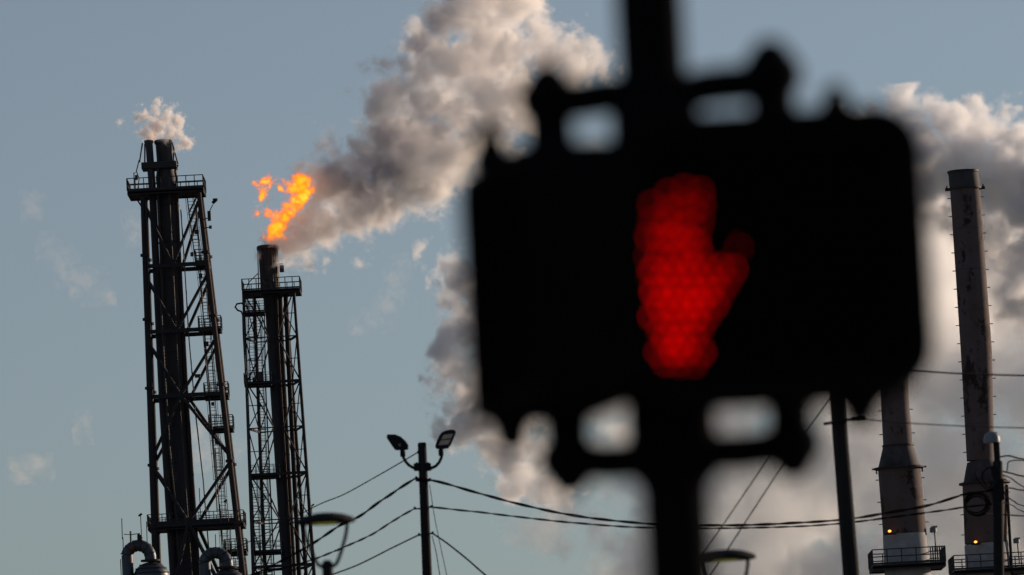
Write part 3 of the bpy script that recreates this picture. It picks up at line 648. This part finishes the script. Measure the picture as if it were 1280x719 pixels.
# the lit hand: one round LED after another on the lens
def inside(x, y, poly):
    c = False; n = len(poly)
    for i in range(n):
        (x1, y1), (x2, y2) = poly[i], poly[(i + 1) % n]
        if (y1 > y) != (y2 > y) and x < (x2 - x1) * (y - y1) / (y2 - y1) + x1: c = not c
    return c
palm = [(796, 316), (822, 306), (850, 312), (886, 318), (902, 328), (922, 326), (924, 344), (916, 368), (900, 394), (890, 416), (884, 440), (874, 458), (840, 458), (828, 440), (820, 414), (804, 398), (797, 372), (794, 345)]
spots = []; px = 16.6; r_ = 0; y = 306
jit = random.Random(4)
while y < 462:
    x = 790 + (px / 2 if r_ % 2 else 0)
    while x < 934:
        if inside(x, y, palm):
            edge = min(math.hypot(x - q[0], y - q[1]) for q in [(a[0] + (b[0] - a[0]) * f / 6, a[1] + (b[1] - a[1]) * f / 6) for a, b in zip(palm, palm[1:] + palm[:1]) for f in range(6)])
            spots.append((x + jit.uniform(-1.5, 1.5), y + jit.uniform(-1.5, 1.5), 2 if edge > 15 else 1))
        x += px
    y += px * .9; r_ += 1
def finger(pts, n, lv_=0):
    for i in range(n):
        f = i / (n - 1) * (len(pts) - 1); a = int(min(f, len(pts) - 2)); f -= a
        spots.append((pts[a][0] * (1 - f) + pts[a + 1][0] * f + jit.uniform(-1.5, 1.5), pts[a][1] * (1 - f) + pts[a + 1][1] * f, 1 if i > n * .4 else 0))
finger([(803, 284), (802, 304)], 2)
finger([(822, 256), (819, 296)], 3)
finger([(842, 242), (840, 298)], 4)
finger([(862, 236), (858, 302)], 5)
finger([(882, 240), (878, 304)], 5)
finger([(872, 262), (869, 300)], 3); finger([(830, 272), (830, 298)], 2); finger([(851, 262), (850, 296)], 2)
spots.append((930, 308, 0))
LEDS = {}
for i, (x, y, lvl_) in enumerate(spots):
    x -= 6
    ray = S(x, y) - CAM; n_ = Y_; yy = cR.y - .074; p = CAM + ray * ((yy - CAM.y) / ray.y)
    if lvl_ not in LEDS:
        mb = MB().lathe(Vector(), [(.0042, 0), (.0044, .001), (.003, .003), (.0008, .0036)], 10, -Y_)
        o = mb.build('led', M['led%d' % lvl_]); LEDS[lvl_] = o.data
    else:
        o = bpy.data.objects.new('led', LEDS[lvl_]); C.objects.link(o)
    o.parent = lensR; o.location = p - root_loc(lensR)
# ------------------------------------------------------------ steam, smoke and flame: real volumes on a grid
def vol_mat(name, dens, color, aniso, emit=None, estr=0):
    m = bpy.data.materials.new(name); m.use_nodes = True; t = m.node_tree; t.nodes.clear()
    o = t.nodes.new('ShaderNodeOutputMaterial'); p = t.nodes.new('ShaderNodeVolumePrincipled')
    a = t.nodes.new('ShaderNodeAttribute'); a.attribute_name = 'density'
    mu = t.nodes.new('ShaderNodeMath'); mu.operation = 'MULTIPLY'; mu.inputs[1].default_value = dens
    p.inputs['Density Attribute'].default_value = ''
    t.links.new(a.outputs['Fac'], mu.inputs[0]); t.links.new(mu.outputs[0], p.inputs['Density'])
    p.inputs['Color'].default_value = (*color, 1); p.inputs['Anisotropy'].default_value = aniso
    if emit:
        cr = t.nodes.new('ShaderNodeValToRGB'); cr.color_ramp.elements[0].color = (*emit[0][1], 1); cr.color_ramp.elements[0].position = emit[0][0]
        cr.color_ramp.elements[1].color = (*emit[-1][1], 1); cr.color_ramp.elements[1].position = emit[-1][0]
        for ps, c in emit[1:-1]:
            e = cr.color_ramp.elements.new(ps); e.color = (*c, 1)
        t.links.new(a.outputs['Fac'], cr.inputs[0]); t.links.new(cr.outputs[0], p.inputs['Emission Color'])
        me = t.nodes.new('ShaderNodeMath'); me.operation = 'MULTIPLY'; me.inputs[1].default_value = estr
        t.links.new(a.outputs['Fac'], me.inputs[0]); t.links.new(me.outputs[0], p.inputs['Emission Strength'])
    t.links.new(p.outputs[0], o.inputs['Volume'])
    return m

def plume(name, label, cat, blobs, voxel, mat, amp, scale, edge, stretch=(1, 1, 1), rough=.55, detail=5, seed=0, group=None,
          pad=1.0, inner=0.0, inner_scale=1.0, warp=0.0, cut=0.0, parent=None):
    """blobs: (point, radius). The density is a union of soft balls whose surface is broken up by billowed noise,
    evaluated on a grid of the given voxel size. amp/scale/edge in metres."""
    rs = sorted({round(r, 3) for _, r in blobs})
    cls = np.quantile([r for _, r in blobs], [0, .2, .4, .6, .8, 1]).tolist()
    mids = [cls[k] * .5 + cls[k + 1] * .5 for k in range(5)]
    org = sum((p for p, _ in blobs), Vector()) / len(blobs)
    me = bpy.data.meshes.new(name)
    me.from_pydata([tuple(p - org) for p, _ in blobs], [], [])
    at_ = me.attributes.new('cls', 'INT', 'POINT')
    ids = [min(range(5), key=lambda k: abs(mids[k] - r)) for _, r in blobs]
    at_.data.foreach_set('value', ids)
    src = bpy.data.objects.new(name + '_lumps', me)      # only read by the node tree below; not in the scene
    vd = bpy.data.volumes.new(name); vd.materials.append(mat)
    ob = bpy.data.objects.new(name, vd); C.objects.link(ob)
    ob.parent = parent; ob.location = org - (root_loc(parent) if parent else Vector())
    if label: ob['label'] = label
    if cat: ob['category'] = cat
    if group: ob['group'] = group
    g = bpy.data.node_groups.new(name, 'GeometryNodeTree')
    g.interface.new_socket('Geometry', in_out='INPUT', socket_type='NodeSocketGeometry')
    g.interface.new_socket('Geometry', in_out='OUTPUT', socket_type='NodeSocketGeometry')
    N = g.nodes.new; L = g.links.new
    gi = N('GeometryNodeObjectInfo'); gi.transform_space = 'ORIGINAL'; gi.inputs['Object'].default_value = src; go = N('NodeGroupOutput')
    def math_(op, a, b=None, c=None):
        n = N('ShaderNodeMath'); n.operation = op
        for i, v in enumerate((a, b, c)):
            if v is None: continue
            if isinstance(v, (int, float)): n.inputs[i].default_value = v
            else: L(v, n.inputs[i])
        return n.outputs[0]
    pos = N('GeometryNodeInputPosition').outputs[0]
    na = N('GeometryNodeInputNamedAttribute'); na.data_type = 'INT'; na.inputs[0].default_value = 'cls'
    s = None
    for k in range(5):
        mem = [r for (_, r), i in zip(blobs, ids) if i == k]
        if not mem: continue
        rk = sum(mem) / len(mem)
        cp = N('FunctionNodeCompare'); cp.data_type = 'INT'; cp.operation = 'EQUAL'
        L(na.outputs[0], cp.inputs[2]); cp.inputs[3].default_value = k
        sg = N('GeometryNodeSeparateGeometry'); L(gi.outputs['Geometry'], sg.inputs[0]); L(cp.outputs[0], sg.inputs[1])
        pr = N('GeometryNodeProximity'); pr.target_element = 'POINTS'; L(sg.outputs[0], pr.inputs[0]); L(pos, pr.inputs['Sample Position'])
        dk = math_('SUBTRACT', pr.outputs['Distance'], rk)
        s = dk if s is None else math_('SMOOTH_MIN', s, dk, amp * .35)
    # billowed noise
    off = N('ShaderNodeVectorMath'); off.operation = 'ADD'; L(pos, off.inputs[0]); off.inputs[1].default_value = (seed * 31.7, seed * 17.3, seed * 9.1)
    stv = N('ShaderNodeVectorMath'); stv.operation = 'MULTIPLY'; L(off.outputs[0], stv.inputs[0]); stv.inputs[1].default_value = stretch
    pv = stv.outputs[0]
    if warp:
        wn = N('ShaderNodeTexNoise'); wn.inputs['Scale'].default_value = 1 / (scale * 1.3); wn.inputs['Detail'].default_value = 2; L(pv, wn.inputs['Vector'])
        ws = N('ShaderNodeVectorMath'); ws.operation = 'SUBTRACT'; L(wn.outputs['Color'], ws.inputs[0]); ws.inputs[1].default_value = (.5, .5, .5)
        wm = N('ShaderNodeVectorMath'); wm.operation = 'SCALE'; L(ws.outputs[0], wm.inputs[0]); wm.inputs['Scale'].default_value = warp
        wa = N('ShaderNodeVectorMath'); wa.operation = 'ADD'; L(pv, wa.inputs[0]); L(wm.outputs[0], wa.inputs[1]); pv = wa.outputs[0]
    tot = None; a_, sc_ = 1.0, 1 / scale
    for o_ in range(detail):
        n = N('ShaderNodeTexNoise'); n.inputs['Scale'].default_value = sc_; n.inputs['Detail'].default_value = 0
        L(pv, n.inputs['Vector'])
        b = math_('ABSOLUTE', math_('SUBTRACT', n.outputs['Fac'], .5))
        b = math_('MULTIPLY', math_('SUBTRACT', b, .1), a_ * 5)
        tot = b if tot is None else math_('ADD', tot, b)
        a_ *= rough; sc_ *= 2.07
    f = math_('SUBTRACT', math_('MULTIPLY', tot, amp), s)
    f = math_('SUBTRACT', f, cut)
    mr = N('ShaderNodeMapRange'); mr.interpolation_type = 'SMOOTHSTEP'; L(f, mr.inputs['Value'])
    mr.inputs['From Min'].default_value = 0; mr.inputs['From Max'].default_value = edge
    den = mr.outputs['Result']
    if inner:
        n2 = N('ShaderNodeTexNoise'); n2.inputs['Scale'].default_value = 1 / inner_scale; n2.inputs['Detail'].default_value = 4; L(pv, n2.inputs['Vector'])
        m2 = N('ShaderNodeMapRange'); L(n2.outputs['Fac'], m2.inputs['Value']); m2.inputs['From Min'].default_value = .35; m2.inputs['From Max'].default_value = .62
        m2.inputs['To Min'].default_value = 1 - inner; m2.inputs['To Max'].default_value = 1
        den = math_('MULTIPLY', den, m2.outputs['Result'])
    lo = Vector([min((p - org)[i] - r for p, r in blobs) for i in range(3)]) - Vector((1, 1, 1)) * pad
    hi = Vector([max((p - org)[i] + r for p, r in blobs) for i in range(3)]) + Vector((1, 1, 1)) * pad
    if org.z + lo.z < 2: lo.z = 2 - org.z
    vc = N('GeometryNodeVolumeCube'); L(den, vc.inputs['Density']); vc.inputs['Background'].default_value = 0
    vc.inputs['Min'].default_value = lo; vc.inputs['Max'].default_value = hi
    res = [max(8, int((hi[i] - lo[i]) / voxel)) for i in range(3)]
    for i, nm in enumerate(('X', 'Y', 'Z')): vc.inputs['Resolution ' + nm].default_value = res[i]
    sm = N('GeometryNodeSetMaterial'); sm.inputs['Material'].default_value = mat
    L(vc.outputs[0], sm.inputs[0]); L(sm.outputs[0], go.inputs[0])
    md = ob.modifiers.new('volume', 'NODES'); md.node_group = g
    print('PLUME', name, res, res[0] * res[1] * res[2] / 1e6, 'M', len(blobs))
    return ob

def blobs_from(coarse, Y, depth, kids=6, kr=(.35, .6), lvl2=0, seed=1):
    """coarse: (px, py, radius in px[, depth shift in m]) -> world blobs with smaller lumps budding on their surfaces"""
    rnd = random.Random(seed); k = mpp(Y); out = []
    for c in coarse:
        dy = c[3] if len(c) > 3 else rnd.uniform(-depth, depth)
        p = at(c[0], c[1], Y + dy); r = c[2] * k
        out.append((p, r))
        for _ in range(kids):
            v = Vector((rnd.gauss(0, 1), rnd.gauss(0, 1), rnd.gauss(0, 1))).normalized()
            q = p + v * r * .85; rr = r * rnd.uniform(*kr); out.append((q, rr))
            for _ in range(lvl2):
                v2 = (v + Vector((rnd.gauss(0, .8), rnd.gauss(0, .8), rnd.gauss(0, .8)))).normalized()
                out.append((q + v2 * rr * .85, rr * rnd.uniform(.35, .55)))
    return out
STEAM = vol_mat("steam", .24, (.975, .985, 1.0), .33)
SMOKE = vol_mat("sooty_steam", .85, (.975, .965, .97), .35)
SOOT = vol_mat("soot", .55, (.42, .40, .47), .2)
main = [(352, 300, 22), (372, 292, 26), (395, 270, 34), (400, 225, 26), (425, 235, 42), (452, 205, 46), (440, 265, 30), (470, 250, 34), (480, 165, 48),
        (500, 215, 44), (520, 120, 48), (535, 185, 48), (560, 80, 48), (570, 150, 52), (560, 20, 44), (600, 110, 55), (600, 40, 55), (620, 160, 42),
        (640, 80, 45), (650, 130, 36), (640, 10, 42), (590, -40, 55), (690, 70, 30), (715, 75, 26), (738, 85, 20), (560, 200, 30), (610, -100, 60), (650, -60, 50), (505, 255, 18), (420, 290, 20), (385, 312, 20)]
column = [(552, 352, 16), (570, 345, 22), (562, 375, 20), (590, 360, 34), (575, 415, 28), (565, 450, 26), (572, 490, 28), (592, 525, 30), (610, 440, 45), (620, 380, 40), (620, 560, 28), (640, 500, 50), (650, 590, 26), (670, 560, 36), (690, 610, 22), (665, 440, 50), (670, 340, 40), (640, 320, 26)]
bank = [(x, y + 16, r) for x, y, r in [(1130, 165, 36), (1160, 150, 34), (1190, 150, 34), (1212, 138, 26), (1240, 142, 24), (1262, 160, 26), (1285, 175, 30), (1150, 200, 50), (1200, 200, 55), (1250, 215, 50), (1300, 240, 50), (1120, 250, 50), (1170, 280, 50), (1230, 290, 50), (1290, 310, 50), (1340, 200, 60), (1100, 190, 40), (1060, 180, 50), (1250, 360, 45), (1180, 370, 50), (1310, 380, 50), (1400, 230, 80)]]
back = [(700, 480, 60), (700, 440, 80), (700, 340, 60), (780, 300, 90), (780, 450, 110), (740, 580, 60), (900, 300, 120), (900, 480, 120), (850, 600, 80),
        (1000, 290, 110), (1040, 420, 130), (960, 620, 90), (1060, 600, 110), (1170, 380, 80), (1200, 460, 110), (1180, 600, 120), (1320, 500, 110), (1300, 640, 120),
        (840, 720, 90), (760, 680, 60), (700, 650, 36), (980, 740, 110), (1120, 740, 120), (1260, 760, 120), (1420, 500, 140), (1400, 700, 140)]
sp = plume('smoke_plume', 'billowing grey and cream smoke plume rising right from the burning flare tip', 'smoke plume', blobs_from(main, 600, 3.5, 6, lvl2=3, seed=3), .23, SMOKE, 1.9, 4.8, 2.2, warp=5.5, rough=.70, detail=7, cut=.3)
plume('soot', None, None, blobs_from([(405, 215, 14), (425, 228, 24), (450, 235, 24), (440, 255, 14), (465, 200, 20), (480, 215, 20), (480, 165, 20), (545, 165, 24), (540, 190, 16), (520, 60, 24), (545, 20, 24), (570, -20, 30), (600, -80, 40), (505, 190, 14)], 598, 2, 4, lvl2=1, seed=31), .32, SOOT, 1.3, 3.6, 2.2, warp=2.5, rough=.62, cut=.2, parent=sp)
plume('steam_cloud', 'huge low cloud of steam filling the sky behind the right-hand chimneys', 'steam cloud', blobs_from([(a[0],a[1],a[2]*1.1) for a in back], 800, 8, 5, lvl2=2), .5, STEAM, 3.4, 9.0, 4.5, warp=6, rough=.66, detail=6, cut=1.6, inner=.7, inner_scale=13)
COLM = vol_mat('steam_column', .85, (.972, .974, .99), .35)
BANK = vol_mat('steam_bank', .65, (.970, .977, .998), .33)
plume('steam_column', 'ragged cream and blue-grey steam bulging out left of the signal, above the cables', 'steam column', blobs_from(column, 900, 4, 6, lvl2=3, seed=41), .42, COLM, 2.8, 6.5, 2.6, warp=6, rough=.66, detail=6, cut=.4)
plume('steam_bank', 'knobbly steam bank with cream top, above and behind the tall right chimney', 'steam bank', blobs_from(bank, 900, 5, 6, lvl2=2, seed=43), .50, BANK, 2.6, 6.5, 2.4, warp=5, rough=.66, detail=6, cut=.2)
FLAME = vol_mat('flame', 4.5, (.3, .15, .05), 0, [(.0, (.9, .12, .003)), (.3, (.95, .20, .006)), (.7, (1, .37, .010)), (1, (1, .66, .05))], 5.4)
PUFF = vol_mat('tip_steam', 5, (.98, .96, .96), .3)
WISP = vol_mat('thin_vapour', .11, (.98, .96, .95), .35)
fl = [(340, 298, 3), (342, 294, 4), (346, 287, 6), (350, 281, 7), (355, 272, 7), (361, 265, 8), (365, 258, 7), (371, 252, 7), (377, 246, 8), (380, 237, 9), (370, 235, 8), (361, 231, 5), (369, 222, 4), (386, 232, 5), (374, 229, 7), (357, 240, 3),
      (323, 232, 4), (330, 229, 5), (337, 227, 4), (327, 238, 3), (326, 245, 2.5), (349, 236, 3), (322, 267, 2), (333, 266, 2), (343, 291, 4)]
plume('flame', 'orange and yellow flame blowing off the lattice derrick tip, with torn-off scraps', 'flame', blobs_from([(a, b, c * .95, random.uniform(-.3, .3)) for a, b, c in fl], 597.5, 1, 4, seed=5), .085, FLAME, .5, 1.7, .75, warp=1.5, rough=.66, detail=5, pad=.5, cut=-.22)
plume('steam_puff', 'small pinkish steam puff between the lattice derrick tip and its flame', 'steam puff', blobs_from([(330, 296, 4), (334, 299, 6), (340, 302, 6), (331, 288, 3), (337, 291, 4), (344, 305, 3)], 599.5, .3, 4, seed=6), .10, PUFF, .5, 1.2, .6, warp=.8, rough=.66, pad=.5)
plume('steam_puff', 'white and grey steam puffing off both mouths of the tall wide stack', 'steam puff', blobs_from([(199, 143, 11), (187, 150, 10), (208, 149, 12), (218, 161, 11), (224, 173, 10), (196, 155, 12), (222, 183, 3), (207, 166, 9), (197, 160, 8), (183, 164, 7), (174, 143, 3), (165, 146, 2), (153, 152, 1.5), (212, 170, 6), (204, 133, 4), (190, 169, 4)], 520, .8, 5, lvl2=1, seed=8), .11, PUFF, .7, 1.6, 1.0, warp=1.6, rough=.66, pad=.6)
plume('flame', 'tiny orange pilot flame between the two mouths of the tall wide stack', 'flame', blobs_from([(193, 160, 2), (192, 166, 2), (194, 171, 2)], 518, .1, 2, seed=9), .06, FLAME, .2, .5, .3, pad=.3)
W = [('faint pale wisp of vapour high at the left, below the tall derrick top', [(38, 250, 9), (44, 262, 8)]),
     ('streaky pale wisp of vapour stretching down right in the left sky', [(54, 300, 6), (60, 308, 8), (70, 318, 10), (80, 330, 7), (92, 350, 9), (84, 342, 8), (101, 356, 7), (112, 360, 6), (122, 366, 8), (134, 370, 6)]),
     ('short pale wisp of vapour touching the left leg of the tall derrick', [(163, 276, 7), (168, 286, 8), (174, 297, 7)]),
     ('small warm flat cloudlet alone low at the left', [(22, 588, 9), (34, 585, 12), (46, 582, 9), (56, 579, 6), (28, 595, 6)]),
     ('soft warm patch of vapour seen through the right bay of the tall derrick', [(245, 545, 14), (258, 560, 14), (250, 575, 10), (285, 556, 9), (298, 559, 6)]),
     ('thin upright wisp of vapour left of the big steam cloud', [(500, 328, 7), (494, 345, 8), (490, 360, 7), (486, 378, 6), (470, 400, 5), (444, 410, 3)]),
     ('faint upright wisp of vapour at the left, above the cloudlet', [(104, 525, 7), (102, 545, 6)])]
for i, (lab, b) in enumerate(W):
    plume('vapour_wisp', lab, 'vapour wisp', blobs_from([(x, y, r * .9) for x, y, r in b], 1300, 2, 4, seed=20 + i), .34, WISP, 2.6, 5, 8, warp=10, rough=.72, seed=i, group='vapour wisps', cut=-1.6, detail=6)
